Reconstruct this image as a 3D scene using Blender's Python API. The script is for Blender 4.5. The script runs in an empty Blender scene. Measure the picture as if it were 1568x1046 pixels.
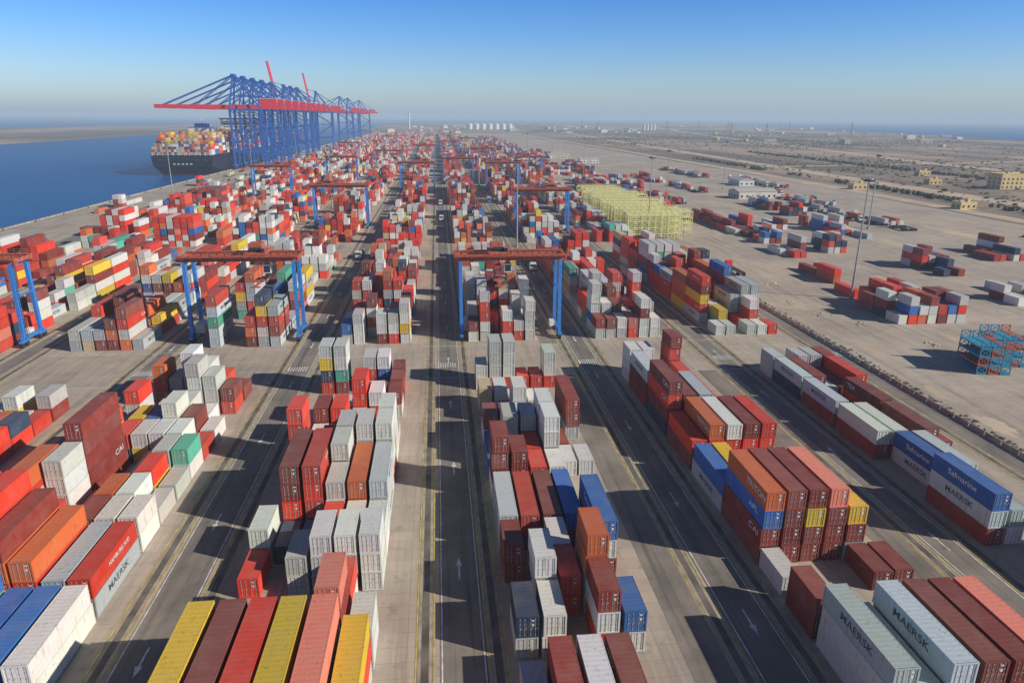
import bpy, math, random
import numpy as np
from mathutils import Vector, Matrix
random.seed(11); rng=np.random.default_rng(5)
scn=bpy.context.scene
rad=math.radians
# ---------------------------------------------------------------- materials
def newmat(name):
    m=bpy.data.materials.new(name); m.use_nodes=True
    nt=m.node_tree; b=nt.nodes['Principled BSDF']; return m,nt,b
def N(nt,t,**k):
    n=nt.nodes.new(t)
    for a,v in k.items(): setattr(n,a,v)
    return n
def mixc(nt,fac,a,b,mode='MIX'):
    n=N(nt,'ShaderNodeMix',data_type='RGBA',blend_type=mode)
    for s,v in ((n.inputs[0],fac),(n.inputs[6],a),(n.inputs[7],b)):
        if hasattr(v,'links'): nt.links.new(v,s)
        elif isinstance(v,tuple): s.default_value=(*v,1) if len(v)==3 else v
        else: s.default_value=v
    return n.outputs[2]
def noise(nt,scale,vec=None,detail=3,rough=.55):
    n=N(nt,'ShaderNodeTexNoise'); n.inputs['Scale'].default_value=scale
    n.inputs['Detail'].default_value=detail; n.inputs['Roughness'].default_value=rough
    if vec is not None: nt.links.new(vec,n.inputs['Vector'])
    return n.outputs[0]
def ramp(nt,v,lo,hi,a=0.,b=1.):
    n=N(nt,'ShaderNodeMapRange'); nt.links.new(v,n.inputs[0])
    for i,x in enumerate((lo,hi,a,b)): n.inputs[1+i].default_value=x
    return n.outputs[0]
def objco(nt):
    return N(nt,'ShaderNodeTexCoord').outputs['Object']
def mapping(nt,vec,scale=(1,1,1)):
    n=N(nt,'ShaderNodeMapping'); nt.links.new(vec,n.inputs[0]); n.inputs['Scale'].default_value=scale
    return n.outputs[0]
def paint(name,col,rough=.5,var=.25,scale=1.5,metal=0.):
    m,nt,b=newmat(name); v=noise(nt,scale,objco(nt),2)
    dark=tuple(c*(1-var) for c in col); lite=tuple(min(1,c*(1+var*.5)) for c in col)
    nt.links.new(mixc(nt,ramp(nt,v,.3,.7),dark,lite),b.inputs['Base Color'])
    b.inputs['Roughness'].default_value=rough; b.inputs['Metallic'].default_value=metal
    return m
def container_mat(name,src):
    m,nt,b=newmat(name)
    oi=N(nt,'ShaderNodeObjectInfo')
    if src=='obj':
        col=oi.outputs['Color']
        tc=objco(nt)
        cmb=N(nt,'ShaderNodeCombineXYZ')
        mul=N(nt,'ShaderNodeMath',operation='MULTIPLY'); nt.links.new(oi.outputs['Random'],mul.inputs[0]); mul.inputs[1].default_value=300
        for i in range(3): nt.links.new(mul.outputs[0],cmb.inputs[i])
        ad=N(nt,'ShaderNodeVectorMath',operation='ADD'); nt.links.new(tc,ad.inputs[0]); nt.links.new(cmb.outputs[0],ad.inputs[1])
        vec=ad.outputs[0]
    else:
        at=N(nt,'ShaderNodeAttribute',attribute_name='Col'); col=at.outputs['Color']
        vec=N(nt,'ShaderNodeNewGeometry').outputs['Position']
    geo=N(nt,'ShaderNodeNewGeometry'); sx=N(nt,'ShaderNodeSeparateXYZ'); nt.links.new(geo.outputs['Normal'],sx.inputs[0])
    up=ramp(nt,sx.outputs[2],.5,.9)
    n1=ramp(nt,noise(nt,.45,vec,2),.42,.78)
    c=mixc(nt,n1,col,mixc(nt,.16,col,(.42,.34,.28)))
    f=N(nt,'ShaderNodeMath',operation='MULTIPLY'); nt.links.new(up,f.inputs[0]); f.inputs[1].default_value=.08
    c=mixc(nt,f.outputs[0],c,(.46,.40,.33))
    if src=='obj':
        st=ramp(nt,noise(nt,1.0,mapping(nt,vec,(2.2,2.2,.25)),3,.7),.56,.78,0,.5)
        c=mixc(nt,st,c,(.10,.055,.035))
        ru=ramp(nt,noise(nt,1.9,vec,5,.78),.615,.69,0,.75)
        c=mixc(nt,ru,c,(.13,.055,.03))
    nt.links.new(c,b.inputs['Base Color']); b.inputs['Roughness'].default_value=.55
    b.inputs['Specular IOR Level'].default_value=.3
    return m
M={}
M['cont']=container_mat('container_paint','obj')
M['contfar']=container_mat('container_paint_stacked','attr')
M['black']=paint('black_lettering',(.06,.08,.11)); M['white']=paint('white_lettering',(.75,.75,.73))
M['steel']=paint('galvanised_steel',(.38,.38,.37),.4); M['dark']=paint('dark_rubber',(.03,.03,.03),.8)
M['blue']=paint('crane_blue',(.045,.23,.66),.45); M['rust']=paint('crane_red_oxide',(.52,.13,.075),.55,.4)
M['red']=paint('crane_red',(.85,.03,.05),.45); M['glass']=paint('dark_glass',(.03,.05,.06),.1)
M['cwhite']=paint('white_paint',(.75,.75,.73)); M['pale']=paint('pale_yellow_paint',(.80,.77,.36),.55)
M['stsblue']=paint('ship_crane_blue',(.015,.12,.48),.5)
M['navy']=paint('hull_navy',(.010,.014,.035),.4,.3,.1); M['antifoul']=paint('hull_antifouling',(.25,.04,.03))
M['sand']=paint('sandstone_wall',(.70,.53,.23)); M['wall']=paint('rendered_wall',(.66,.60,.50)); M['roof']=paint('sheet_roof',(.52,.50,.46))
def concrete_mat():
    m,nt,b=newmat('yard_concrete'); v=objco(nt)
    c=mixc(nt,ramp(nt,noise(nt,.03,v,4,.6),.35,.68),(.41,.345,.285),(.55,.465,.38))
    c=mixc(nt,ramp(nt,noise(nt,.012,v,4),.56,.66,0,.6),c,(.60,.485,.35))
    c=mixc(nt,ramp(nt,noise(nt,1.0,mapping(nt,v,(.45,.03,1)),4,.7),.48,.75,0,.6),c,(.17,.15,.135))
    c=mixc(nt,ramp(nt,noise(nt,.35,v,5,.75),.56,.75,0,.6),c,(.15,.135,.12))
    br=N(nt,'ShaderNodeTexBrick'); nt.links.new(v,br.inputs['Vector']); br.inputs['Scale'].default_value=.11; br.offset=0
    br.inputs['Mortar Size'].default_value=.004; br.inputs['Color1'].default_value=(1,1,1,1); br.inputs['Color2'].default_value=(.9,.9,.9,1); br.inputs['Mortar'].default_value=(.7,.7,.7,1)
    c=mixc(nt,1.,c,br.outputs[0],'MULTIPLY')
    nt.links.new(c,b.inputs['Base Color']); b.inputs['Roughness'].default_value=.9; b.inputs['Specular IOR Level'].default_value=.2
    return m
def asphalt_mat():
    m,nt,b=newmat('asphalt'); v=objco(nt)
    c=mixc(nt,ramp(nt,noise(nt,.12,v,4,.65),.35,.7),(.19,.168,.148),(.31,.27,.23))
    c=mixc(nt,ramp(nt,noise(nt,1.,mapping(nt,v,(.9,.02,1)),4,.6),.5,.74,0,.7),c,(.065,.060,.057))
    c=mixc(nt,ramp(nt,noise(nt,.5,v,4,.75),.58,.72,0,.5),c,(.07,.065,.06))
    nt.links.new(c,b.inputs['Base Color']); b.inputs['Roughness'].default_value=.85; b.inputs['Specular IOR Level'].default_value=.25
    return m
def terrain_mat():
    m,nt,b=newmat('dry_terrain'); v=objco(nt)
    c=mixc(nt,ramp(nt,noise(nt,.004,v,6,.65),.38,.62),(.20,.140,.098),(.47,.345,.24))
    c=mixc(nt,ramp(nt,noise(nt,.0016,mapping(nt,v,(1.6,.5,1)),6,.65),.47,.55,0,.85),c,(.125,.092,.068))
    c=mixc(nt,ramp(nt,noise(nt,.05,v,4,.7),.55,.75,0,.5),c,(.14,.11,.085))
    nt.links.new(c,b.inputs['Base Color']); b.inputs['Roughness'].default_value=.95
    return m
def water_mat():
    m,nt,b=newmat('sea_water'); v=objco(nt)
    c=mixc(nt,ramp(nt,noise(nt,.004,mapping(nt,v,(1,.4,1)),3),.35,.7),(.001,.070,.25),(.002,.100,.31))
    nt.links.new(c,b.inputs['Base Color']); b.inputs['Roughness'].default_value=.35; b.inputs['IOR'].default_value=1.33
    b.inputs['Specular IOR Level'].default_value=.2
    bp=N(nt,'ShaderNodeBump'); bp.inputs['Strength'].default_value=.9; bp.inputs['Distance'].default_value=1.
    nt.links.new(noise(nt,.2,mapping(nt,v,(1,.5,1)),5,.7),bp.inputs['Height']); nt.links.new(bp.outputs[0],b.inputs['Normal'])
    return m
M['conc']=concrete_mat(); M['asph']=asphalt_mat(); M['terr']=terrain_mat(); M['water']=water_mat()
M['linew']=paint('worn_white_marking',(.70,.70,.68),.7,.4,.8); M['liney']=paint('worn_yellow_marking',(.66,.52,.10),.7,.5,.6)
M['beam']=paint('runway_concrete',(.42,.36,.30),.8,.35,.5)
M['track']=paint('dirt_road',(.56,.44,.32),.95,.25,.05)
M['scrub']=paint('scrub_foliage',(.07,.07,.035),.9,.5,.05)
M['deb']=paint('rubble',(.17,.15,.12),.9,.5,.3)
# ---------------------------------------------------------------- mesh builder
class MB:
    def __init__(s): s.v=[];s.f=[];s.m=[]
    def quadbox(s,P,mi):
        o=len(s.v); s.v+= [tuple(p) for p in P]
        for q in ((0,3,2,1),(4,5,6,7),(0,1,5,4),(1,2,6,5),(2,3,7,6),(3,0,4,7)):
            s.f.append(tuple(o+i for i in q)); s.m.append(mi)
    def box(s,c,d,mi=0):
        x,y,z=c; a,b,h=d[0]/2,d[1]/2,d[2]/2
        s.quadbox([(x-a,y-b,z-h),(x+a,y-b,z-h),(x+a,y+b,z-h),(x-a,y+b,z-h),(x-a,y-b,z+h),(x+a,y-b,z+h),(x+a,y+b,z+h),(x-a,y+b,z+h)],mi)
    def beam(s,p,q,w,mi=0,h=None):
        p=Vector(p);q=Vector(q);h=h or w; d=(q-p).normalized()
        r=Vector((0,0,1)) if abs(d.z)<.9 else Vector((0,1,0))
        a=d.cross(r).normalized()*w/2; b=a.cross(d).normalized()*h/2
        s.quadbox([p-a-b,p+a-b,p+a+b,p-a+b,q-a-b,q+a-b,q+a+b,q-a+b],mi)
    def cyl(s,p,q,r,n=10,mi=0,r2=None):
        p=Vector(p);q=Vector(q);r2=r if r2 is None else r2; d=(q-p).normalized(); t=Vector((0,0,1)) if abs(d.z)<.9 else Vector((0,1,0))
        a=d.cross(t).normalized(); b=d.cross(a).normalized(); o=len(s.v)
        for c,R in ((p,r),(q,r2)):
            for i in range(n):
                t=2*math.pi*i/n; s.v.append(tuple(c+a*R*math.cos(t)+b*R*math.sin(t)))
        for i in range(n):
            j=(i+1)%n; s.f.append((o+i,o+j,o+n+j,o+n+i)); s.m.append(mi)
        s.f.append(tuple(o+i for i in range(n))); s.m.append(mi); s.f.append(tuple(o+n+i for i in reversed(range(n)))); s.m.append(mi)
    def mesh(s,name,mats):
        me=bpy.data.meshes.new(name); me.from_pydata(s.v,[],s.f)
        for m in mats: me.materials.append(m)
        me.polygons.foreach_set('material_index',s.m); me.update(); return me
def obj(name,me,loc=(0,0,0),rz=0.,sc=1.):
    o=bpy.data.objects.new(name,me); o.location=loc; o.rotation_euler[2]=rz; o.scale=(sc,sc,sc); scn.collection.objects.link(o); return o
def sheet(name,pts,z,mat,depth=0.):
    mb=MB(); n=len(pts); mb.v=[(x,y,z) for x,y in pts]; mb.f=[tuple(range(n))]; mb.m=[0]
    if depth:
        mb.v+=[(x,y,z-depth) for x,y in pts]
        for i in range(n):
            j=(i+1)%n; mb.f.append((i,i+n,j+n,j)); mb.m.append(0)
    return obj(name,mb.mesh(name,[mat]))
def rects(name,L,z,mat):
    mb=MB()
    for x0,x1,y0,y1 in L:
        o=len(mb.v); mb.v+=[(x0,y0,z),(x1,y0,z),(x1,y1,z),(x0,y1,z)]; mb.f.append((o,o+1,o+2,o+3)); mb.m.append(0)
    return obj(name,mb.mesh(name,[mat]))
# ---------------------------------------------------------------- water, land
QX=-216.
S=45000
sheet('sea_water',[(-S,-3000),(S,-3000),(S,S),(-S,S)],-3,M['water'])
land=[(QX,-400),(QX,2650),(-330,3100),(-300,5200),(100,6700),(1200,7000),(2900,7300),(2300,4700),(1900,2900),(1627,1800),(1500,900),(1600,-400)]
sheet('land_terrain',land[::-1],0,M['terr'],6)
sheet('sand_bank',[(-835,200),(-1650,200),(-1750,3000),(-1400,4600),(-960,5000),(-905,3400),(-850,2200)],-.8,M['terr'],6)
sheet('concrete_yard',[(QX+.1,-390),(318,-390),(322,700),(300,1300),(230,2500),(QX+.1,2600)],.02,M['conc'])
mb=MB(); mb.box((QX+.6,1100,.3),(1.0,3000,.6),0)
for y in range(100,2600,18): mb.box((QX-.6,y,-1.2),(1.1,2.2,2.6),1)
for y in range(100,2600,30):
    mb.cyl((QX+2.7,y,0.02),(QX+2.7,y,.7),.35,8,1); mb.cyl((QX+2.7,y,.7),(QX+2.7,y,.85),.5,8,1)
obj('quay_edge',mb.mesh('quay_edge',[M['beam'],M['dark']]))
B={'e5':-155.5,'e4':-122.5,'e3':-89.5,'e2':-56.8,'e1':-24.8,'e0':7.0,'w1':40.0,'w2':72.5}
RW={'e5':(-161.3,-135.5),'e4':(-128.3,-102.5),'e3':(-95.3,-69.5),'e2':(-62.5,-36.3),'e1':(-28.2,-2.6),'e0':(5.2,30.6),'w1':(38.1,63.6),'w2':(70.6,92.6)}
Y0,Y1=20,2400
asph=[(-35.0,-29.6,Y0,Y1),(-1.0,4.0,Y0,Y1),(31.9,36.9,Y0,Y1),(64.9,69.4,Y0,Y1),(-68.2,-63.8,Y0,Y1),(-101.2,-96.6,Y0,Y1),(-134.2,-129.6,Y0,Y1),(-172,-163,Y0,Y1),(93.8,97.2,Y0,1500)]
asph+=[(25.0,29.4,Y0,146.5),(25.0,29.4,169,900),(58,62.4,Y0,146.5),(58,62.4,169,900)]
rects('asphalt_lane',asph,.035,M['asph'])
rects('concrete_runway',[(x-.8,x+.8,Y0,Y1) for k in RW for x in RW[k]],.045,M['beam'])
LY=[];LW=[];DK=[]
for k in RW:
    for x in RW[k]:
        LY+=[(x-1.02,x-.87,Y0,1500),(x+.87,x+1.02,Y0,1500)]
        DK+=[(x-.42,x+.42,Y0,1500)]
for a in asph[:8]:
    LW+=[(a[0]+.15,a[0]+.32,Y0,1500),(a[1]-.32,a[1]-.15,Y0,1500)]
for y in (146.2,168.6,300.5,316.5): 
    for (a,b) in ((-160,-102),(-95,-37),(-28,30),(38,92)): LW.append((a,b,y,y+.2))
rects('yellow_lane_marking',LY,.052,M['liney'])
rects('tyre_worn_track',DK,.052,M['deb'])
mb=MB()
for x0,x1,y0,y1 in LW:
    o=len(mb.v); mb.v+=[(x0,y0,.06),(x1,y0,.06),(x1,y1,.06),(x0,y1,.06)]; mb.f.append((o,o+1,o+2,o+3)); mb.m.append(0)
def arrow(x,y,d):
    o=len(mb.v); P=[(-.12,-2.2),(.12,-2.2),(.12,.6),(.42,.6),(0,2.4),(-.42,.6),(-.12,.6)]
    mb.v+=[(x+px*d,y+py*d,.065) for px,py in P]; mb.f.append(tuple(range(o,o+7))); mb.m.append(0)
for i,xx in enumerate((-32.3,1.5,34.4,67.1,-66,-99)):
    for y in range(64,700,27): arrow(xx,y+(i%2)*13,1 if i%2 else -1)
for k in RW:
    for i in range(8): 
        x=RW[k][1]+1.6+i*.55; o=len(mb.v); mb.v+=[(x,153,.065),(x+.25,153,.065),(x+.25,156,.065),(x,156,.065)]; mb.f.append((o,o+1,o+2,o+3)); mb.m.append(0)
obj('white_lane_marking',mb.mesh('white_lane_marking',[M['linew']]))
rects('crane_rail',[(QX+3.8,QX+4.1,0,2600),(QX+34.8,QX+35.1,0,2600)]+[(x,x+.25,0,2600) for x in (-206,-201,-196,-191,-186,-178,-174)],.035,M['deb'])
def patch(x,y,rx,ry,z):
    P=[]; 
    for i in range(28):
        t=i*math.tau/28; k=random.uniform(.6,1.15); P.append((x+rx*k*math.cos(t),y+ry*k*math.sin(t)))
    sheet('sand_patch',P,z,M['track'])
for i,(x,y,a,b) in enumerate([(108,158,2.2,9),(104,112,2.5,5),(110,200,2,6),(119,240,3,9),(108,280,3,12),(135,165,2,5),(160,230,4,10),(210,300,5,20),(104,128,1.5,6),(170,170,3,6),(262,330,6,30)]): patch(x,y,a,b,.026+i*.0005)
# ---------------------------------------------------------------- containers
COL={'W':(.70,.70,.66),'N':(.58,.46,.28),'R':(.74,.050,.022),'B':(.27,.040,.030),'O':(.68,.145,.04),'S':(.76,.22,.15),'U':(.035,.15,.46),'Y':(.78,.53,.035),'G':(.10,.44,.32),'D':(.035,.06,.12)}
def colour(c):
    r,g,b=COL[c]; k=random.uniform(.70,1.12); j=lambda:random.uniform(.95,1.05)
    if c in'RBO' and random.random()<.35: r,g,b=r*.85+.04,g*.9+.03,b*.9+.025
    return (r*k*j(),g*k*j(),b*k*j())
def container_mesh(L,name,text=None,tmat='black',style=0):
    mb=MB(); W=2.44;H=2.59; hx=W/2;hy=L/2
    for sx in(-1,1):
        for sy in(-1,1):
            mb.box((sx*(hx-.09),sy*(hy-.09),H/2),(.18,.18,H-.36),0)
            for z in(.09,H-.09): mb.box((sx*(hx-.089),sy*(hy-.089),z),(.19,.19,.178),0)
        mb.box((sx*(hx-.05),0,.09),(.10,L-.38,.16),0); mb.box((sx*(hx-.05),0,H-.06),(.10,L-.38,.10),0)
        y=-hy+.19; prof=[]
        n=int((L-.38)/.28); st=(L-.38)/n
        for i in range(n):
            y0=y+i*st; prof+=[(y0,.015),(y0+st*.28,.015),(y0+st*.5,.06),(y0+st*.78,.06)]
        prof.append((hy-.19,.015)); o=len(mb.v)
        for yy,d in prof: mb.v+=[(sx*(hx-d),yy,.17),(sx*(hx-d),yy,H-.11)]
        for i in range(len(prof)-1):
            a=o+2*i; mb.f.append((a,a+2,a+3,a+1) if sx>0 else (a,a+1,a+3,a+2)); mb.m.append(0)
    for sy in(-1,1):
        mb.box((0,sy*(hy-.05),.09),(W-.38,.10,.16),0); mb.box((0,sy*(hy-.05),H-.07),(W-.38,.10,.12),0)
    mb.box((-.52,-hy+.09,H/2),(1.0,.05,H-.32),0); mb.box((.52,-hy+.09,H/2),(1.0,.05,H-.32),0)
    for x in(-.82,-.32,.32,.82):
        mb.cyl((x,-hy+.045,.14),(x,-hy+.045,H-.12),.022,6,1)
        for z in(.35,1.0,1.7,2.3): mb.box((x,-hy+.05,z),(.13,.06,.07),1)
        mb.box((x+.13,-hy+.035,1.15),(.26,.03,.04),1)
    for z in(.75,1.35,1.95):
        for x in (-.52,.52): mb.box((x,-hy+.062,z),(.86,.012,.04),0)
    mb.box((.57,-hy+.055,2.1),(.28,.012,.16),2); mb.box((.57,-hy+.055,1.55),(.22,.012,.3),2)
    o=len(mb.v); prof=[]; n=8; st=(W-.38)/n
    for i in range(n):
        x0=-hx+.19+i*st; prof+=[(x0,.015),(x0+st*.3,.015),(x0+st*.5,.06),(x0+st*.8,.06)]
    prof.append((hx-.19,.015))
    for x,d in prof: mb.v+=[(x,hy-d,.17),(x,hy-d,H-.13)]
    for i in range(len(prof)-1): a=o+2*i; mb.f.append((a,a+1,a+3,a+2)); mb.m.append(0)
    n=int((L-.3)/.6); st=(L-.3)/n; o=len(mb.v); prof=[]
    for i in range(n):
        y0=-hy+.15+i*st; prof+=[(y0,.015),(y0+st*.35,.015),(y0+st*.5,.028),(y0+st*.85,.028)]
    prof.append((hy-.15,.015))
    for yy,d in prof: mb.v+=[(-hx+.06,yy,H-d),(hx-.06,yy,H-d)]
    for i in range(len(prof)-1): a=o+2*i; mb.f.append((a,a+1,a+3,a+2)); mb.m.append(0)
    mb.box((0,0,.05),(W-.3,L-.3,.02),0)
    if text:
        cu=bpy.data.curves.new('t','FONT'); cu.body=text; cu.size=1; cu.align_x='CENTER'; cu.align_y='CENTER'; cu.offset=.008
        to=bpy.data.objects.new('t',cu); scn.collection.objects.link(to); bpy.context.view_layer.update()
        tm=to.to_mesh(); vs=[v.co.copy() for v in tm.vertices]; fs=[tuple(p.vertices) for p in tm.polygons]; to.to_mesh_clear()
        bpy.data.objects.remove(to)
        mnx=min(v.x for v in vs); mxx=max(v.x for v in vs)
        w=min(L*.46,len(text)*.92); k=w/(mxx-mnx); kz=min(k,1.2)
        for sx in(-1,1):
            o=len(mb.v)
            for v in vs: mb.v.append((sx*(hx-.003),sx*(v.x*k+random.choice([0,0])+style),1.4+v.y*kz))
            for f in fs: mb.f.append(tuple(o+i for i in f)); mb.m.append(3)
    return mb.mesh(name,[M['cont'],M['steel'],M['white'],M[tmat]])
C20=container_mesh(6.06,'container_20ft')
C40={None:container_mesh(12.19,'container_40ft')}
for t,c,s in (('MAERSK','black',0),('HAMBURG SUD','white',1.2),('Safmarine','white',0),('MSC','white',-2.5),('APL','white',2.8),('TRITON','white',3),('CAI','white',3.8),('TEX','white',-3.6)):
    C40[t]=container_mesh(12.19,'container_40ft_lettered',t,c,s)
TX={'W':['MAERSK']*3+[None],'R':['HAMBURG SUD','HAMBURG SUD',None,None,'CAI'],'U':['Safmarine','APL',None],'B':[None]*7+['TEX','CAI'],'O':[None,None,'TRITON'],'Y':[None],'D':[None],'S':[None],'N':['MSC',None],'G':[None]}
far=[]
NEAR=236
def put(x,y0,L,stack,near=None,jit=.07):
    near = (y0<NEAR) if near is None else near
    for i,c in enumerate(stack):
        xx=x+random.uniform(-jit,jit); yy=y0+L/2+random.uniform(-jit,jit)*1.6; z=.07+i*2.6; rgb=colour(c)
        if near:
            t=None if L<8 else random.choice(TX[c]); me=C20 if L<8 else C40[t]
            if t=='MAERSK': rgb=(rgb[0]*.74,rgb[1]*.82,rgb[2]*.90)
            o=obj('shipping_container',me,(xx,yy,z)); o.color=(*rgb,1); o.rotation_euler[2]=random.uniform(-.006,.006)
        else: far.append((xx,yy,z,L,*rgb))
S2=lambda n:60.6+6.5*n
L4=12.19;L2=6.06
spec={
'e1':[(47.4,L4,["WBUY","BRBB","WRRR","BWOY","RRWS","WRY"]),
 (S2(0),L2,["","","","B","WRBS","WW"]),(S2(1),L2,["","","","","WR",""]),
 (S2(2),L2,["R","","WW","WWW","RWW","WWW"]),(S2(3),L2,["WW","D","U","WR","WW","WW"]),
 (S2(4),L4,["","BRBB","BRRR","","WRO","WWW"]),(S2(4),L2,["","","","RWW","",""]),(S2(5),L2,["","","","RWWW","",""]),
 (S2(6),L2,["","UW","BRB","WWWW","UWWW","RWWW"]),(S2(7),L2,["UBRR","UW","WR","","","WWWW"]),
 (S2(8),L2,["R","DBB","BBR","RW","","W"]),(S2(9),L2,["","W","","RRRR","BRW",""]),(S2(10),L2,["","","W","W","RR","WB"]),
 (S2(11),L2,["","","","","W","BB"]),(S2(12),L2,["RDYW","BGWW","","WRW","RUW","RB"])],
'e0':[(45.4,L4,["W","BB","WW","RB","",""]),(S2(0),L2,["WD","WW","","RWB","WU",""]),(S2(1),L2,["","DWW","RR","WWOO","",""]),
 (S2(2),L2,["BB","","UW","","",""]),(S2(2),L4,["","","","","BWU",""]),(S2(3)+.2,L4,["WW","BR","RB","BU","",""]),
 (S2(5)+.2,L2,["WBBB","RBB","RR","WW","",""]),(S2(6)+.2,L2,["U","","WR","WWWW","W","W"]),(S2(7)+.2,L2,["U","UWW","WUW","RWWW","B",""]),
 (S2(8)+.2,L4,["","","","","","WBB"]),(S2(8)+.2,L2,["WB","BB","WW","","",""]),(S2(9)+.2,L2,["","W","RWW","UW","",""]),
 (S2(10)+.2,L2,["WN","UW","W","W","",""]),(S2(12),L2,["WW","RWWW","RWWW","R","R","RWW"])],
'w1':[(47.5,L4,["WWW","BW","WWW","WBB","BBB","WOS"]),(S2(0),L2,["BB","W","","","",""]),(68,L2,["W","","","","B","B"]),
 (74.3,L4,["BBUO","BBBB","BBYB","BBBS","WBY",""]),(87,L4,["WU","WY","","B","",""]),(100,L4,["BR","DRO","WRW","RRB","WRR",""]),
 (113,L4,["DBRB","BBB","RBW","BR","",""]),(126,L4,["BBW","WW","","BR","",""]),(139,L2,["WWW","DWW","","BBRB","",""])],
'w2':[(62,L4,["","","BW","WB","",""]),(75.5,L4,["BWU","WW","","","",""]),(88.5,L4,["","WU","WW","","",""]),(101,L4,["BW","RW","","BB","B",""]),
 (114,L4,["BW","B","","RB","",""]),(127,L4,["DW","DB","W","B","BR",""]),(139.5,L2,["WW","W","WW","WW","BB","B"])],
'e2':[(45.8,L4,["","","N","WW","BU","W"]),(58.6,L4,["RWR","BWW","WGU","RU","BU","WW"]),(71.6,L4,["RBRRR","GWRRR","WROB","BRO","BW","WR"]),
 (84.5,L2,["","WR","W","BB","BW","WW"]),(84.5,L4,["RBRO","","","","",""]),(91,L2,["","WWWW","R","BO","WW","W"]),(97.5,L4,["NNR","BBBBB","","W","",""]),(97.5,L2,["","","","","YR","W"]),
 (104,L2,["","","","","WW","WG"]),(110.5,L2,["WYR","DR","YW","WW","WW","R"]),(117,L2,["B","WY","BU","WWW","RB","W"]),(123.5,L2,["RWR","","","WW","W",""]),(130,L2,["","W","D","WWWW","WWW","RB"]),(136.5,L2,["ORO","DW","WWWW","WWW","BR","B"])],
}
for k,rows in spec.items():
    for y0,L,st in rows:
        for r,s in enumerate(st): put(B[k]+1.22+2.9*r,y0,L,s)
PAL="WWWWWWWWWWWRRRRRRRRRBBBBBBOOOSUUYNDG"
def fill(x0,rows,ya,yb,hmax=5,empty=.12,p20=.5,mean=3.0,pal=PAL,pitch=2.9,near=None):
    y=ya
    while y+L4<yb:
        base=min(hmax,max(0,random.gauss(mean,1.0)))
        if random.random()<empty: base=random.choice([0,0,1])
        short=random.random()<p20; dom=random.choice("WWWRRBO" if pal is PAL else pal)
        for r in range(rows):
            ks=(0,1) if short else (0,)
            for q in ks:
                h=int(round(min(hmax,max(0,base+random.gauss(0,.95)))))
                if random.random()<.09: h=0
                s=''.join(dom if random.random()<.35 else random.choice(pal) for _ in range(h))
                put(x0+1.22+pitch*r,y+q*6.3,L2 if short else L4,s,near)
        y+=12.95
for k in('e3','e4','e5'): fill(B[k],6,58 if k=='e3' else 90,147,5,mean=3.3)
segs=[(171,299),(318,446),(464,592)]
y=610
while y<2350: segs.append((y,y+168)); y+=182
for k in B:
    for i,(a,b) in enumerate(segs):
        if k in('e5','e4') and b>2200: continue
        if k=='w2' and a>1500: continue
        off={'e0':0,'e1':0}.get(k,random.uniform(-3,3))
        fill(B[k],6,a+(0 if i else 1),b+off,5,mean=2.8 if a<1500 else 2.5,empty=.13 if a<300 else .15,p20=.85 if k in('e0','e1') and a<300 else .4,pal=PAL)
YPAL="WWWWRRRRBBBOUUD"
for (x,r,a,b,m) in [(128,7,178,206,2.2),(124,4,208,225,1.4),(134,6,228,262,1.8),(143,4,268,296,2.0),(178,4,194,222,1.1),(184,4,236,262,1.1),(166,3,284,312,1.2),
    (146,5,309,400,1.6),(112,3,388,470,1.6),(130,6,430,520,1.6),(172,4,350,378,1.),(120,8,540,660,2.0),(150,5,560,640,1.4),(108,9,700,880,2.4),(146,5,720,850,1.4),
    (108,9,930,1180,2.2),(145,6,1000,1150,1.4),(108,12,1240,1500,2.2),(190,4,620,700,1.1),(108,14,1560,1900,2.0),(-198,2,420,500,.8),(-196,2,600,640,.8),(196,5,318,372,1.2),(206,4,400,470,1.2),(225,5,262,290,1.2)]:
    fill(x,r,a,b,3,mean=m,empty=.2,p20=.3,pal=YPAL,near=False)
A=np.array(far); base=np.array([(-1,-1,0),(1,-1,0),(1,1,0),(-1,1,0),(-1,-1,1),(1,-1,1),(1,1,1),(-1,1,1)],float)
qf=np.array([(4,5,6,7),(0,1,5,4),(1,2,6,5),(2,3,7,6),(3,0,4,7)])
key=(A[:,1]//450).astype(int)*100+(A[:,0]//66).astype(int)
for kk in np.unique(key):
    a=A[key==kk]; n=len(a)
    v=base[None]*np.stack([np.full(n,1.22),a[:,3]/2,np.full(n,2.54)],1)[:,None]+a[:,None,:3]
    f=(qf[None]+(np.arange(n)*8)[:,None,None]).reshape(-1,4)
    me=bpy.data.meshes.new('container_stacks'); me.vertices.add(n*8); me.vertices.foreach_set('co',v.ravel())
    me.loops.add(f.size); me.loops.foreach_set('vertex_index',f.ravel().astype(np.int32))
    me.polygons.add(len(f)); me.polygons.foreach_set('loop_start',np.arange(0,f.size,4,dtype=np.int32)); me.update(calc_edges=True)
    ca=me.color_attributes.new('Col','FLOAT_COLOR','POINT'); c=np.ones((n,8,4)); c[:,:,:3]=a[:,None,4:7]; ca.data.foreach_set('color',c.ravel())
    me.materials.append(M['contfar']); me.validate(); me.shade_flat(); obj('container_stacks',me)
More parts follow.
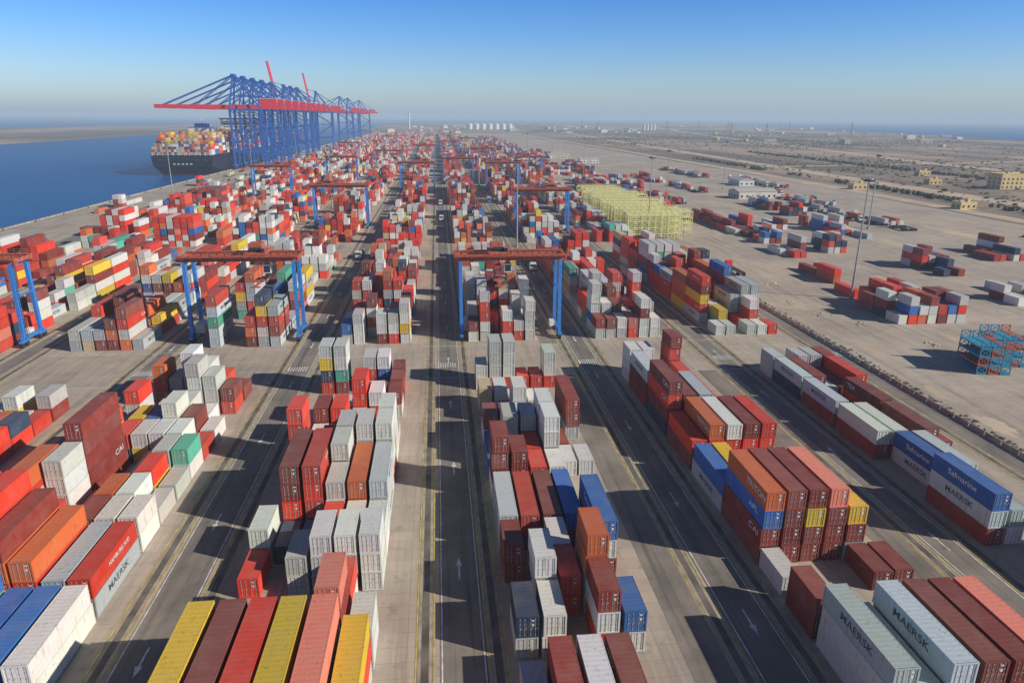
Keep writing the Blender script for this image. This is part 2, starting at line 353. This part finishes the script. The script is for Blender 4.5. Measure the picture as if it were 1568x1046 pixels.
# ---------------------------------------------------------------- yard gantry crane (RTG)
def rtg_mesh(span,tx):
    mb=MB(); h=20.5; a=span/2
    for sx in(-1,1):
        X=sx*a
        for sy in(-1,1):
            mb.beam((X,sy*3.9,1.6),(X,sy*3.3,h),.8,0,1.1)
            for k in range(2):
                y=sy*(3.2+k*1.9)
                mb.cyl((X-.35,y,.78),(X+.35,y,.78),.76,12,2)
            mb.box((X,sy*4.15,1.45),(.9,3.2,.5),0)
        mb.box((X,0,2.0),(.8,9.6,.8),0); mb.beam((X,-3.4,h-.3),(X,3.4,h-.3),.6,0)
        mb.beam((X,-3.5,12.5),(X,3.5,12.5),.35,0)
    mb.box((-a+1.5,0,3.1),(2.1,4.8,2.4),3); mb.box((a-1.2,1,2.6),(1.2,2.2,1.5),3)
    for z in range(3,20): mb.box((a+.6,-3.6,z),(.5,.08,.08),4)
    mb.beam((a+.85,-3.6,2),(a+.85,-3.6,20),.08,4); mb.beam((a+.4,-3.6,2),(a+.4,-3.6,20),.08,4)
    for sy in(-1,1):
        mb.box((0,sy*3.3,h+.70),(span+3.2,.7,1.1),1)
        mb.box((0,sy*3.3,h+1.33),(span+3.2,1.1,.16),1); mb.box((0,sy*3.3,h+.07),(span+3.2,1.1,.16),1)
        for i in range(16): mb.box((-a-1.2+i*(span+2.4)/15,sy*3.3,h+.70),(.14,1.0,1.09),1)
        yo=sy*4.35; mb.box((0,yo,h+1.2),(span+3.2,.9,.08),1)
        for i in range(20):
            x=-a-1.4+i*(span+2.8)/19; mb.beam((x,yo+sy*.4,h+1.2),(x,yo+sy*.4,h+2.3),.07,1)
        for z in(1.75,2.3): mb.beam((-a-1.5,yo+sy*.4,h+z),(a+1.5,yo+sy*.4,h+z),.07,1)
        for i in range(10):
            x=-a+i*span/9; mb.beam((x,sy*3.3,h+.1),(x+1.2,yo,h+1.1),.09,1)
    for sx in(-1,1): mb.box((sx*(a+1.2),0,h+.7),(.6,5.6,.9),1)
    mb.box((tx,0,h+1.8),(5.2,7.4,.5),1); mb.box((tx-.3,.4,h+3.0),(3.2,3.6,1.9),1)
    mb.cyl((tx-1.4,-2,h+2.6),(tx+1.4,-2,h+2.6),.55,10,4); mb.box((tx+1.8,-2.7,h+2.5),(.9,1.0,1.0),4)
    for x in(-2.4,2.4):
        for y in(-3.5,3.5): mb.beam((tx+x,y,h+2.1),(tx+x,y,h+3.1),.07,1)
        mb.beam((tx+x,-3.5,h+3.1),(tx+x,3.5,h+3.1),.07,1)
    mb.box((tx+2.4,-1.5,h-2.2),(1.8,2.0,2.2),5); mb.box((tx+2.4,-2.52,h-2.3),(1.5,.05,1.5),4); mb.box((tx+2.4,-1.5,h-.8),(1.0,1.4,.7),1)
    for x in(-1,1):
        for y in(-2,2): mb.beam((tx+x,y*.9,h+1),(tx+x*.9,y,15.2),.06,2)
    mb.box((tx,0,15.0),(2.3,4,.45),1); mb.box((tx,0,14.6),(.6,12.1,.4),1)
    for y in(-6,6): mb.box((tx,y,14.5),(2.4,.3,.4),1)
    return mb.mesh('yard_gantry_crane',[M['blue'],M['rust'],M['dark'],M['cwhite'],M['glass'],M['cwhite']])
def rtg(k,y,tx=None):
    a,b=RW[k]; obj('yard_gantry_crane',rtg_mesh(b-a,tx if tx is not None else random.uniform(-7,7)),((a+b)/2,y,.05))
for k,y,t in [('e0',178,-3),('e2',181,4),('e4',181,5),('e2',372,None),('w1',348,4),('e1',560,None),('e4',520,None),('e3',640,None),('e0',620,None),('w1',560,None),('e2',760,None),('w2',640,None),('e1',900,None),('w1',820,None),('e4',980,None),('e0',1050,None),('w1',1200,None),('e3',1300,None)]:
    rtg(k,y,t)
# ---------------------------------------------------------------- quay cranes (STS)
def sts_mesh(raised):
    mb=MB(); G=62; bl,rd,wh,dk=0,1,2,3
    for x in(0,31):
        for y in(-9,9):
            mb.beam((x,y,3),(x,y,G-2),2.1,bl)
        mb.box((x,0,4),(2.2,26,1.8),bl); mb.box((x,0,1.5),(1.4,28,1.8),dk)
        mb.beam((x,-9,18),(x,9,18),1.7,bl,2.0); mb.beam((x,-9,G-1),(x,9,G-1),1.7,bl,2.4)
        mb.beam((x,-9,18),(x,9,G-16),.8,bl)
        if x==31: mb.beam((x,9,18),(x,-9,G-16),.8,bl)
    for y in(-9,9):
        mb.beam((0,y,18),(31,y,18),1.5,bl,2.2); mb.beam((0,y,G-2),(31,y,G-2),1.3,bl,2.0)
        mb.beam((0,y,19),(31,y,40),.9,bl); mb.beam((0,y,G-3),(31,y,40),.9,bl); mb.beam((0,y,40),(31,y,40),.9,bl)
        mb.beam((0,y,G),(5,y*.35,94),1.5,bl); mb.beam((31,y,G),(5,y*.35,94),1.2,bl); mb.beam((14,y*.9,G),(5,y*.35,92),.8,bl)
        mb.beam((1.5,y*.85,74),(22,y*.75,74),.8,bl)
    mb.box((5,0,94),(4,9,2.0),bl)
    for y in(-3.4,3.4):
        mb.beam((-3,y,G+1),(54,y,G+1),1.6,rd,4.0)
        mb.beam((5,y,94),(50,y,G+2.5),.7,bl)
    for x in range(0,55,6): mb.beam((x,-3.4,G),(x,3.4,G),.8,rd)
    mb.box((38,0,G+6),(17,8,6),rd); mb.box((38,0,G+9.3),(17.5,8.5,.5),wh)
    if raised:
        ang=rad(80); LB=62; tip=(-3-LB*math.cos(ang),G+1+LB*math.sin(ang))
    else: tip=(-76,G+1)
    for y in(-3.4,3.4):
        mb.beam((-3,y,G+1),(tip[0],y,tip[1]),1.6,rd,3.8)
        if not raised:
            mb.beam((5,y,94),(-68,y,G+2.5),.8,bl); mb.beam((5,y,94),(-36,y,G+2.5),.8,bl)
        else: mb.beam((5,y,94),(tip[0]*.7,y,G+36),.7,bl)
    for i in range(11):
        t=i/10; x=-3+(tip[0]+3)*t; z=G+1+(tip[1]-G-1)*t; mb.beam((x,-3.4,z),(x,3.4,z),.8,rd)
    mb.box((15,0,G-2.5),(6,6,1.5),wh); mb.box((11,0,G-5),(2.5,3,3),wh)
    for y in(-2,2): mb.beam((15,y,G-3),(15,y,26),.15,dk)
    mb.box((15,0,25.5),(2.4,12,.8),rd)
    for z in range(6,60,6): mb.box((33,-9,z),(2.2,3,.3),bl); mb.beam((32.5,-10.3,z),(32.5,-7.7,z+6),.4,bl)
    return mb.mesh('quay_gantry_crane',[M['stsblue'],M['red'],M['cwhite'],M['dark']])
sd,su=sts_mesh(False),sts_mesh(True)
for y,r in [(800,0),(838,0),(880,0),(925,0),(975,0),(1050,1),(1100,0),(1150,0),(1320,1),(1640,0),(1790,0),(2050,0)]:
    obj('quay_gantry_crane',su if r else sd,(QX+4,y,0))
# ---------------------------------------------------------------- container ship, stern toward the near end of the quay
def ship(x,y,L=370,W=60,name='container_ship'):
    mb=MB(); n=40; rings=[]
    zs=[-2,1.5,1.6,9,15,19.5]
    for i in range(n+1):
        t=i/n; yy=t*L; u=1-t
        dk=min(1,(u/.10)**.55) if u<.10 else 1.; wl=min(1,max(.02,((u-.015)/.17))**.75) if u>.015 else .02
        if t<.08: wl=min(wl,.62+t*4.75); dk*=.965+t*.43
        ring=[]
        for z in zs:
            q=max(0,min(1,(z+2)/21.5))
            q=q**1.6 if u<.2 else min(1,q*1.7)**.9
            hb=W/2*(wl*(1-q)+dk*q); rake=(1-q)*(-7*t) if u<.2 else (1-q)*6*max(0,1-t/.08)
            ring.append((hb,yy+rake,z+(2.5*max(0,1-u/.12) if z==19.5 else 0)))
        rings.append(ring)
    for sx in(-1,1):
        o=len(mb.v); m=len(zs)
        for r in rings:
            for hb,yy,z in r: mb.v.append((sx*hb,yy,z-3))
        for i in range(n):
            for j in range(m-1):
                a=o+i*m+j; q=(a,a+1,a+m+1,a+m); mb.f.append(q if sx<0 else q[::-1]); mb.m.append(1 if j==0 else 0)
    o=len(mb.v)
    for r in rings:
        hb,yy,z=r[-1]; mb.v+=[(-hb,yy,z-4.2),(hb,yy,z-4.2)]
    for i in range(n): a=o+2*i; mb.f.append((a,a+1,a+3,a+2)); mb.m.append(2)
    for r in (rings[0],rings[-1]):
        o=len(mb.v)
        for hb,yy,z in r: mb.v+=[(-hb,yy,z-3),(hb,yy,z-3)]
        for j in range(len(r)-1): a=o+2*j; mb.f.append((a,a+1,a+3,a+2)); mb.m.append(1 if j==0 else 0)
    for xx in(-22,-14,14,22): mb.box((xx,-.12,12.2),(4,.3,2.2),4)
    for i in range(5): mb.box((-8+i*4,-.14,8.4),(2.0,.2,1.1),3)
    mb.box((0,-.2,17.6),(W*.94,.2,.25),3)
    for i in range(12): mb.box((-W*.46+i*W*.92/11,-.1,17.9),(.3,.3,3.2),3)
    mb.box((0,250,32),(W-4,13,32),3)
    for z in range(24,47,4): mb.box((0,243.45,z),(W-10,.1,1.2),4)
    mb.box((0,248,49.5),(W+2,8,3),3); mb.box((0,243.9,49.8),(W-2,.1,1.4),4); mb.beam((0,250,51),(0,250,60),.8,3)
    mb.box((0,75,28),(26,12,28),3); mb.box((0,74,44),(13,9,4),5); mb.beam((0,75,46),(0,75,52),.5,3)
    o=obj(name,mb.mesh('hull',[M['navy'],M['antifoul'],M['rust'],M['cwhite'],M['glass'],M['blue']]),(x,y,0))
    cb=MB(); cols=[]
    yb=2.; k0=0
    while yb<L-30:
        if not(64<yb+6<86 or 240<yb+6<262):
            u=1-(yb+6)/L; half=int((W/2*min(1,(u/.10)**.6)-1.0)/2.55)
            topn=min(9,[6,7,8,8][min(3,k0)]); k0+=1
            seg=[random.choice([0,0,-1,-2]) for _ in range(8)]
            for r in range(-half,half):
                h=max(2,topn+seg[(r+half)//4%8]+random.choice([0,0,0,-1]))
                for k in range(h):
                    c=random.choice("NNNOOYONNY") if k>=h-1 else random.choice("WWNWDBRNONU")
                    cb.box(((r+.5)*2.55,yb+6,17+1.3+k*2.62),(2.44,12.1,2.55),0); cols.append(colour(c))
        yb+=13.6
    me=cb.mesh('deck_containers',[M['contfar']]); ca=me.color_attributes.new('Col','FLOAT_COLOR','POINT')
    c=np.ones((len(cols),8,4)); c[:,:,:3]=np.array(cols)[:,None]; ca.data.foreach_set('color',c.ravel())
    d=obj('deck_containers',me); d.parent=o
ship(QX-33,742)
# ---------------------------------------------------------------- floodlight masts
def mast(h=38):
    mb=MB(); mb.cyl((0,0,0),(0,0,h),.36,10,0,.15); mb.cyl((0,0,0),(0,0,.9),.75,8,1); mb.cyl((0,0,h-.6),(0,0,h-.2),1.2,12,0)
    for i in range(10):
        t=i*math.tau/10; mb.box((1.3*math.cos(t),1.3*math.sin(t),h-.9),(.5,.5,.4),2)
    return mb.mesh('floodlight_mast',[M['steel'],M['beam'],M['dark']])
mm=mast()
for x,y in [(131,207),(-178,504),(100,330),(-178,300),(-178,720),(-178,950),(225,350),(131,400),(230,560),(131,640),(100,800),(230,900),(100,1000),(200,1250),(34.4,309),(34.4,600),(-66,455),(-66,900),(100,1400),(34,1150),(-178,1300)]:
    obj('floodlight_mast',mm,(x,y,0.02))
# ---------------------------------------------------------------- pale yellow reefer racks
def rack(w,lv,mats):
    mb=MB(); nx=int(w/2.9)
    for i in range(nx+1):
        x=i*w/nx
        for y in(0,2.6,5.2): mb.beam((x,y,0),(x,y,lv*2.9),.28,0)
        for l in range(1,lv+1): mb.beam((x,0,l*2.9),(x,5.2,l*2.9),.22,0)
    for l in range(1,lv+1):
        for y in(0,2.6,5.2): mb.beam((0,y,l*2.9),(w,y,l*2.9),.28,0); mb.beam((0,y,l*2.9+1.0),(w,y,l*2.9+1.),.12,0)
        mb.box((w/2,1.3,l*2.9-.2),(w,1.6,.07),0)
    for i in range(0,nx,2):
        for l in range(lv): mb.beam((i*w/nx,0,l*2.9),((i+1)*w/nx,0,(l+1)*2.9),.16,0)
    return mb.mesh('reefer_rack',mats)
rk=rack(34,4,[M['pale']]); rk2=rack(26,4,[M['pale']])
for i in range(12): obj('reefer_rack',rk if i<9 and i%3 else rk2,((88+(i%2)*1.5) if i<9 else 92,322+i*13,.03))
mb=MB()
for l in range(4):
    z=l*2.0
    for j,c in ((0,1 if l==1 else 0),(1,1 if l in(0,2) else 0),(2,1 if l==3 else 0)):
        X=j*2.6
        mb.box((X,4.5,z+.25),(2.2,9,.35),c)
        for y in(.15,8.85):
            for sx in(-1,1): mb.box((X+sx*1.0,y,z+1.15),(.2,.22,1.4),c)
            mb.beam((X-1.,y,z+.4),(X+1.,y,z+1.8),.13,c); mb.beam((X+1.,y,z+.4),(X-1.,y,z+1.8),.13,c); mb.beam((X-1.,y,z+1.85),(X+1.,y,z+1.85),.18,c)
fm=mb.mesh('flat_rack_stack',[paint('flat_rack_blue',(.05,.30,.45)),M['rust']])
obj('flat_rack_stack',fm,(121.5,138,.03),rad(-10)); obj('flat_rack_stack',fm,(130,142,.03),rad(-6))
# ---------------------------------------------------------------- vehicles
def truck(cc,load):
    mb=MB(); mb.box((0,5.6,1.9),(2.4,1.9,2.3),0); mb.box((0,6.56,2.35),(2.1,.06,.9),2); mb.box((0,5.5,3.2),(2.2,1.5,.35),0); mb.box((0,4.2,.9),(1.0,4,.3),1)
    mb.box((0,-1.6,1.25),(2.3,12.4,.25),1)
    for y in(5.9,3.6,2.5,-5,-6.2,-7.3):
        for sx in(-1,1): mb.cyl((sx*.85,y,.5),(sx*1.2,y,.5),.5,10,1)
    if load: mb.box((0,-1.6,2.68),(2.44,12.19,2.55),3)
    return mb.mesh('container_truck',[cc,M['dark'],M['glass'],load or cc])
cr=paint('truck_container_red',(.5,.06,.03)); cg=paint('truck_container_grey',(.5,.5,.48))
tk=[truck(M['cwhite'],None),truck(M['cwhite'],cr),truck(M['blue'],cg),truck(M['red'],None),truck(M['pale'],cg)]
for x,y in [(66.9,240),(34.6,262),(1.6,396),(-32.3,290),(-66,330),(1.5,470),(34,480),(-99,420),(-190,620),(-193,700),(-198,760),(-190,880),(110,250),(95.4,220),(95.5,380)]:
    obj('container_truck',random.choice(tk),(x,y,.05),random.choice([0,math.pi]))
for gx,gy,n,m in [(236,350,8,3),(246,430,8,3),(262,240,4,2),(160,470,4,2),(280,560,8,3),(200,540,6,2),(250,680,8,3)]:
    for i in range(n):
        for j in range(m):
            if random.random()<.65: obj('container_truck',random.choice(tk),(gx+j*5+random.uniform(-1,1),gy+i*15+random.uniform(-2,2),.05),random.choice([0,0,math.pi])+random.uniform(-.08,.08))
def car(mat_):
    mb=MB(); P=[(-.85,-2.1,.35),(.85,-2.1,.35),(.85,2.1,.35),(-.85,2.1,.35),(-.85,-2.05,.95),(.85,-2.05,.95),(.85,2.0,.85),(-.85,2.0,.85)]
    mb.quadbox(P,0); mb.quadbox([(-.78,-1.7,.95),(.78,-1.7,.95),(.78,1.0,.9),(-.78,1.0,.9),(-.62,-1.2,1.45),(.62,-1.2,1.45),(.62,.3,1.45),(-.62,.3,1.45)],1); mb.box((0,-.45,1.47),(1.22,1.45,.05),0)
    for y in(-1.35,1.35):
        for s in(-1,1): mb.cyl((s*.7,y,.33),(s*.88,y,.33),.33,10,2)
    return mb.mesh('parked_car',[mat_,M['glass'],M['dark']])
cars=[car(M['cwhite']),car(M['cwhite']),car(M['dark']),car(M['steel'])]
for i in range(50):
    gx,gy=random.choice([(-178,520),(-178,640),(270,480),(290,330),(-180,740),(-182,800),(-178,700)])
    obj('parked_car',random.choice(cars),(gx+random.uniform(-7,7),gy+random.uniform(-40,40),.05),random.uniform(-.2,.2))
obj('container_truck',tk[0],(101,262,.03),rad(70))
mb=MB()
for y in range(60,1500,4): mb.quadbox([(98.2,y,.02),(98.8,y,.02),(98.8,y+3.8,.02),(98.2,y+3.8,.02),(98.42,y,.85),(98.58,y,.85),(98.58,y+3.8,.85),(98.42,y+3.8,.85)],0)
obj('concrete_barrier',mb.mesh('concrete_barrier',[M['beam']]))
def clumps(name,pts,sc,mat,flat=.6):
    t=(1+5**.5)/2; iv=np.array([(-1,t,0),(1,t,0),(-1,-t,0),(1,-t,0),(0,-1,t),(0,1,t),(0,-1,-t),(0,1,-t),(t,0,-1),(t,0,1),(-t,0,-1),(-t,0,1)])/1.9
    fi=np.array([(0,11,5),(0,5,1),(0,1,7),(0,7,10),(0,10,11),(1,5,9),(5,11,4),(11,10,2),(10,7,6),(7,1,8),(3,9,4),(3,4,2),(3,2,6),(3,6,8),(3,8,9),(4,9,5),(2,4,11),(6,2,10),(8,6,7),(9,8,1)])
    n=len(pts); s=rng.uniform(*sc,(n,1,1))*rng.uniform(.6,1.4,(n,12,1)); v=iv[None]*s; v[:,:,2]*=flat; v+=np.array(pts)[:,None]
    f=(fi[None]+(np.arange(n)*12)[:,None,None]).reshape(-1,3)
    me=bpy.data.meshes.new(name); me.from_pydata(v.reshape(-1,3).tolist(),[],f.tolist()); me.materials.append(mat); return obj(name,me)
clumps('rubble_strip',[(random.gauss(100.3,.7),random.uniform(60,900),random.uniform(0,.12)) for _ in range(2200)],(.12,.55),M['deb'])
clumps('yard_debris',[(x+random.gauss(0,1.2),y+random.gauss(0,1.6),.1) for x,y in [(112,190),(109,205),(118,178),(125,160),(115,228),(108,250)] for _ in range(7)],(.2,.6),M['track'])
def road(name,pts,w,z,mat):
    mb=MB()
    for i,(p) in enumerate(pts):
        a=Vector(pts[max(0,i-1)]);b=Vector(pts[min(len(pts)-1,i+1)]); d=(b-a).normalized(); nrm=Vector((-d.y,d.x))*w/2
        mb.v+=[(p[0]-nrm.x,p[1]-nrm.y,z),(p[0]+nrm.x,p[1]+nrm.y,z)]
        if i: o=2*i; mb.f.append((o-2,o,o+1,o-1)); mb.m.append(0)
    obj(name,mb.mesh(name,[mat]))
road('dirt_road',[(330,-100),(334,700),(320,1300),(260,2500)],14,.03,M['track'])
road('perimeter_road',[(352,-100),(356,720),(345,1300),(290,2700)],8,.04,M['asph'])
road('dirt_road',[(390,-100),(400,700),(420,1300),(480,2800)],22,.03,M['track'])
road('dirt_road',[(356,820),(700,900),(1300,1100)],14,.05,M['track'])
road('asphalt_road',[(540,0),(560,900),(640,2000),(900,4500)],12,.05,M['asph'])
road('dirt_road',[(340,1500),(900,1700),(1600,1900)],22,.06,M['track'])
road('dirt_road',[(620,0),(650,900),(900,2400),(1500,5200)],26,.03,M['track'])
road('dirt_road',[(250,2500),(900,2700),(1700,3000)],50,.04,M['track'])
road('dirt_road',[(-100,3600),(900,3700),(1900,3900)],90,.04,M['track'])
pts=[]
cent=[(random.uniform(420,1400),random.uniform(300,3200),random.uniform(20,120)) for _ in range(70)]
for _ in range(9000):
    cx,cy,r=random.choice(cent); pts.append((random.gauss(cx,r),random.gauss(cy,r*1.5),0))
pts=[p for p in pts if p[0]>365 and p[0]<1250+p[1]*.15]
clumps('scrub_vegetation',pts,(.8,2.6),M['scrub'],.6)
clumps('tree_belt',[(random.gauss(364,3),y+random.gauss(0,9),1.2) for y in [random.uniform(300,1000) for _ in range(28)] for _ in range(12)]+[(random.gauss(530,4),random.uniform(250,1200),1.2) for _ in range(500)],(.9,2.2),M['scrub'],.9)
# ---------------------------------------------------------------- buildings
def building(w,d,h,wall,flat=True):
    mb=MB(); mb.box((0,0,h/2),(w,d,h),0)
    fl=max(1,int(h/3.3)); nx=max(2,int(w/4)); ny=max(2,int(d/4))
    for f in range(fl):
        z=f*3.3+1.9
        for i in range(nx):
            x=-w/2+(i+.5)*w/nx
            for s in(-1,1): mb.box((x,s*(d/2-.0),z),(1.5,.16,1.4),1); mb.box((x,s*(d/2+.06),z-.8),(1.8,.3,.12),2)
        for i in range(ny):
            y=-d/2+(i+.5)*d/ny
            for s in(-1,1): mb.box((s*(w/2),y,z),(.16,1.5,1.4),1)
    if flat:
        for s in(-1,1): mb.box((s*(w/2-.1),0,h+.4),(.26,d+.1,.8),0); mb.box((0,s*(d/2-.1),h+.4),(w-.5,.24,.8),0)
        mb.box((w*.2,0,h+1.3),(w*.2,d*.3,2.6),0); mb.box((-w*.2,d*.1,h+.8),(2,2,1.6),2)
    else:
        o=len(mb.v); mb.v+=[(-w/2-.4,-d/2-.4,h),(w/2+.4,-d/2-.4,h),(w/2+.4,d/2+.4,h),(-w/2-.4,d/2+.4,h),(-w/2-.4,0,h+d*.12),(w/2+.4,0,h+d*.12)]
        for f in((0,1,5,4),(2,3,4,5),(1,2,5),(3,0,4)): mb.f.append(tuple(o+i for i in f)); mb.m.append(2)
        mb.box((0,-d/2-.03,2.2),(4,.1,4.4),2)
    return mb.mesh('building',[wall,M['glass'],M['roof']])
bm=[('office_building',building(30,14,10,M['wall'])),('warehouse_building',building(30,16,5,M['wall'],False)),('apartment_block',building(42,15,12,M['sand'])),('gatehouse_building',building(12,8,4,M['sand'])),('warehouse_building',building(24,13,5,M['cwhite'],False))]
P=[(2,486,560,.05),(3,440,600,0),(1,228,500,.1),(4,262,600,1.57),(4,190,900,0),(3,340,430,.1),(3,345,560,0),(3,500,700,0),(1,170,1010,.0)]
for i,x,y,r in P: obj(bm[i][0],bm[i][1],(x,y,.02),r)
for _ in range(45):
    y=random.uniform(1300,4800); x=random.uniform(250,1150)+y*.25
    i=random.choice([0,1,3,4,3,3]); obj(bm[i][0],bm[i][1],(x,y,.02),random.uniform(0,3.1))
for _ in range(50):
    y=random.uniform(2500,4300); x=random.uniform(-200,900); i=random.choice([0,1,3,4]); obj(bm[i][0],bm[i][1],(x,y,.02),random.uniform(0,3.1))
mb=MB()
for i in range(7):
    mb.cyl((i*30,0,0),(i*30,0,22),12,20,0); mb.cyl((i*30,0,22),(i*30,0,26),12,20,0,2)
tm=mb.mesh('storage_tank',[M['cwhite']]); obj('storage_tank',tm,(150,3300,0)); 
mb=MB()
for i in range(4): mb.cyl((i*16,0,0),(i*16,0,26),7,16,0); mb.cyl((i*16,0,26),(i*16,0,29),7,16,0,1)
sm=mb.mesh('grain_silo',[M['wall']]); obj('grain_silo',sm,(950,3300,0))
mb=MB(); mb.cyl((0,0,0),(0,0,60),4,12,0,2.4); mb.cyl((0,0,60),(0,0,66),6,12,0); mb.cyl((0,0,66),(0,0,80),.6,8,1)
tw=mb.mesh('control_tower',[M['cwhite'],M['red']]); obj('control_tower',tw,(-115,3200,0))
def pylon():
    mb=MB(); h=46
    for sx in(-1,1):
        for sy in(-1,1): mb.beam((sx*4,sy*4,0),(sx*.6,sy*.6,h),.4,0)
    for k in range(6):
        z=k*h/6; z2=(k+1)*h/6; a=4-3.4*k/6; b=4-3.4*(k+1)/6
        for s in(-1,1): mb.beam((-a,s*a,z),(b,s*b,z2),.25,0); mb.beam((s*a,a,z),(s*b,-b,z2),.25,0)
    for z in(h*.7,h*.85): mb.beam((-8,0,z),(8,0,z),.4,0)
    return mb.mesh('radio_pylon',[M['steel']])
py=pylon()
for x,y in [(560,1350),(700,1500),(610,1900),(860,2100),(1010,1700),(500,2500),(400,1800),(1200,2400),(1100,3000)]: obj('radio_pylon',py,(x,y,0))
# ---------------------------------------------------------------- haze layer: absorbing air volume, its emission standing in for scattered daylight
mb=MB(); mb.box((0,9000,75),(36000,24000,170),0)
hm=bpy.data.materials.new('emissive_haze'); hm.use_nodes=True; nt=hm.node_tree; nt.nodes.clear()
out=N(nt,'ShaderNodeOutputMaterial'); ab=N(nt,'ShaderNodeVolumeAbsorption'); em=N(nt,'ShaderNodeEmission'); ad=N(nt,'ShaderNodeAddShader')
SG=.00018
ab.inputs['Color'].default_value=(0,0,0,1); ab.inputs['Density'].default_value=SG
em.inputs['Color'].default_value=(.36,.46,.58,1); em.inputs['Strength'].default_value=SG
nt.links.new(ab.outputs[0],ad.inputs[0]); nt.links.new(em.outputs[0],ad.inputs[1]); nt.links.new(ad.outputs[0],out.inputs['Volume'])
try: hm.cycles.homogeneous_volume=True
except Exception: pass
obj('emissive_haze_air',mb.mesh('emissive_haze_air',[hm]))
# ---------------------------------------------------------------- light and sky
el=29; sd_=Vector((1,-.46,0)).normalized(); az=math.atan2(sd_.x,sd_.y)
w=bpy.data.worlds.new('World'); scn.world=w; w.use_nodes=True; nt=w.node_tree; bg=nt.nodes['Background']
sky=N(nt,'ShaderNodeTexSky',sky_type='NISHITA'); sky.sun_disc=False; sky.sun_elevation=rad(el); sky.sun_rotation=az
sky.air_density=1.; sky.dust_density=.3; sky.ozone_density=4.
tc=N(nt,'ShaderNodeTexCoord'); sx=N(nt,'ShaderNodeSeparateXYZ'); nt.links.new(tc.outputs['Generated'],sx.inputs[0])
cr_=N(nt,'ShaderNodeValToRGB'); nt.links.new(sx.outputs[2],cr_.inputs[0]); e=cr_.color_ramp.elements
e[0].position=0; e[0].color=(.85,.94,1.05,1); e[1].position=.6; e[1].color=(.26,.30,.38,1)
for p_,c_ in ((.05,(.74,.93,1.20)),(.10,(.46,.80,1.27)),(.15,(.25,.66,1.20)),(.32,(.20,.36,.58))):
    q=e.new(p_); q.color=(*c_,1)
nt.links.new(mixc(nt,1.,sky.outputs[0],cr_.outputs[0],'MULTIPLY'),bg.inputs['Color']); bg.inputs['Strength'].default_value=.12
sl=bpy.data.lights.new('sun','SUN'); sl.energy=5.; sl.angle=rad(.5); sl.color=(1,.93,.80)
so=bpy.data.objects.new('sun',sl); scn.collection.objects.link(so)
d=-(sd_*math.cos(rad(el))+Vector((0,0,math.sin(rad(el))))); so.rotation_euler=d.to_track_quat('-Z','Y').to_euler()
# ---------------------------------------------------------------- camera
th,p,ro=rad(6.0),rad(17.7),rad(.4)
F=Vector((math.sin(th)*math.cos(p),math.cos(th)*math.cos(p),-math.sin(p))); R=Vector((math.cos(th),-math.sin(th),0)); U=R.cross(F)
R2=R*math.cos(ro)+U*math.sin(ro); U2=R2.cross(F)
cd=bpy.data.cameras.new('camera'); cam=bpy.data.objects.new('camera',cd); scn.collection.objects.link(cam)
m=Matrix((R2,U2,-F)).transposed().to_4x4(); m.translation=(0,0,55); cam.matrix_world=m
cd.sensor_width=36; cd.lens=24.73; cd.clip_start=.5; cd.clip_end=80000; scn.camera=cam
scn.view_settings.view_transform='Standard'; scn.view_settings.look='None'; scn.view_settings.exposure=0
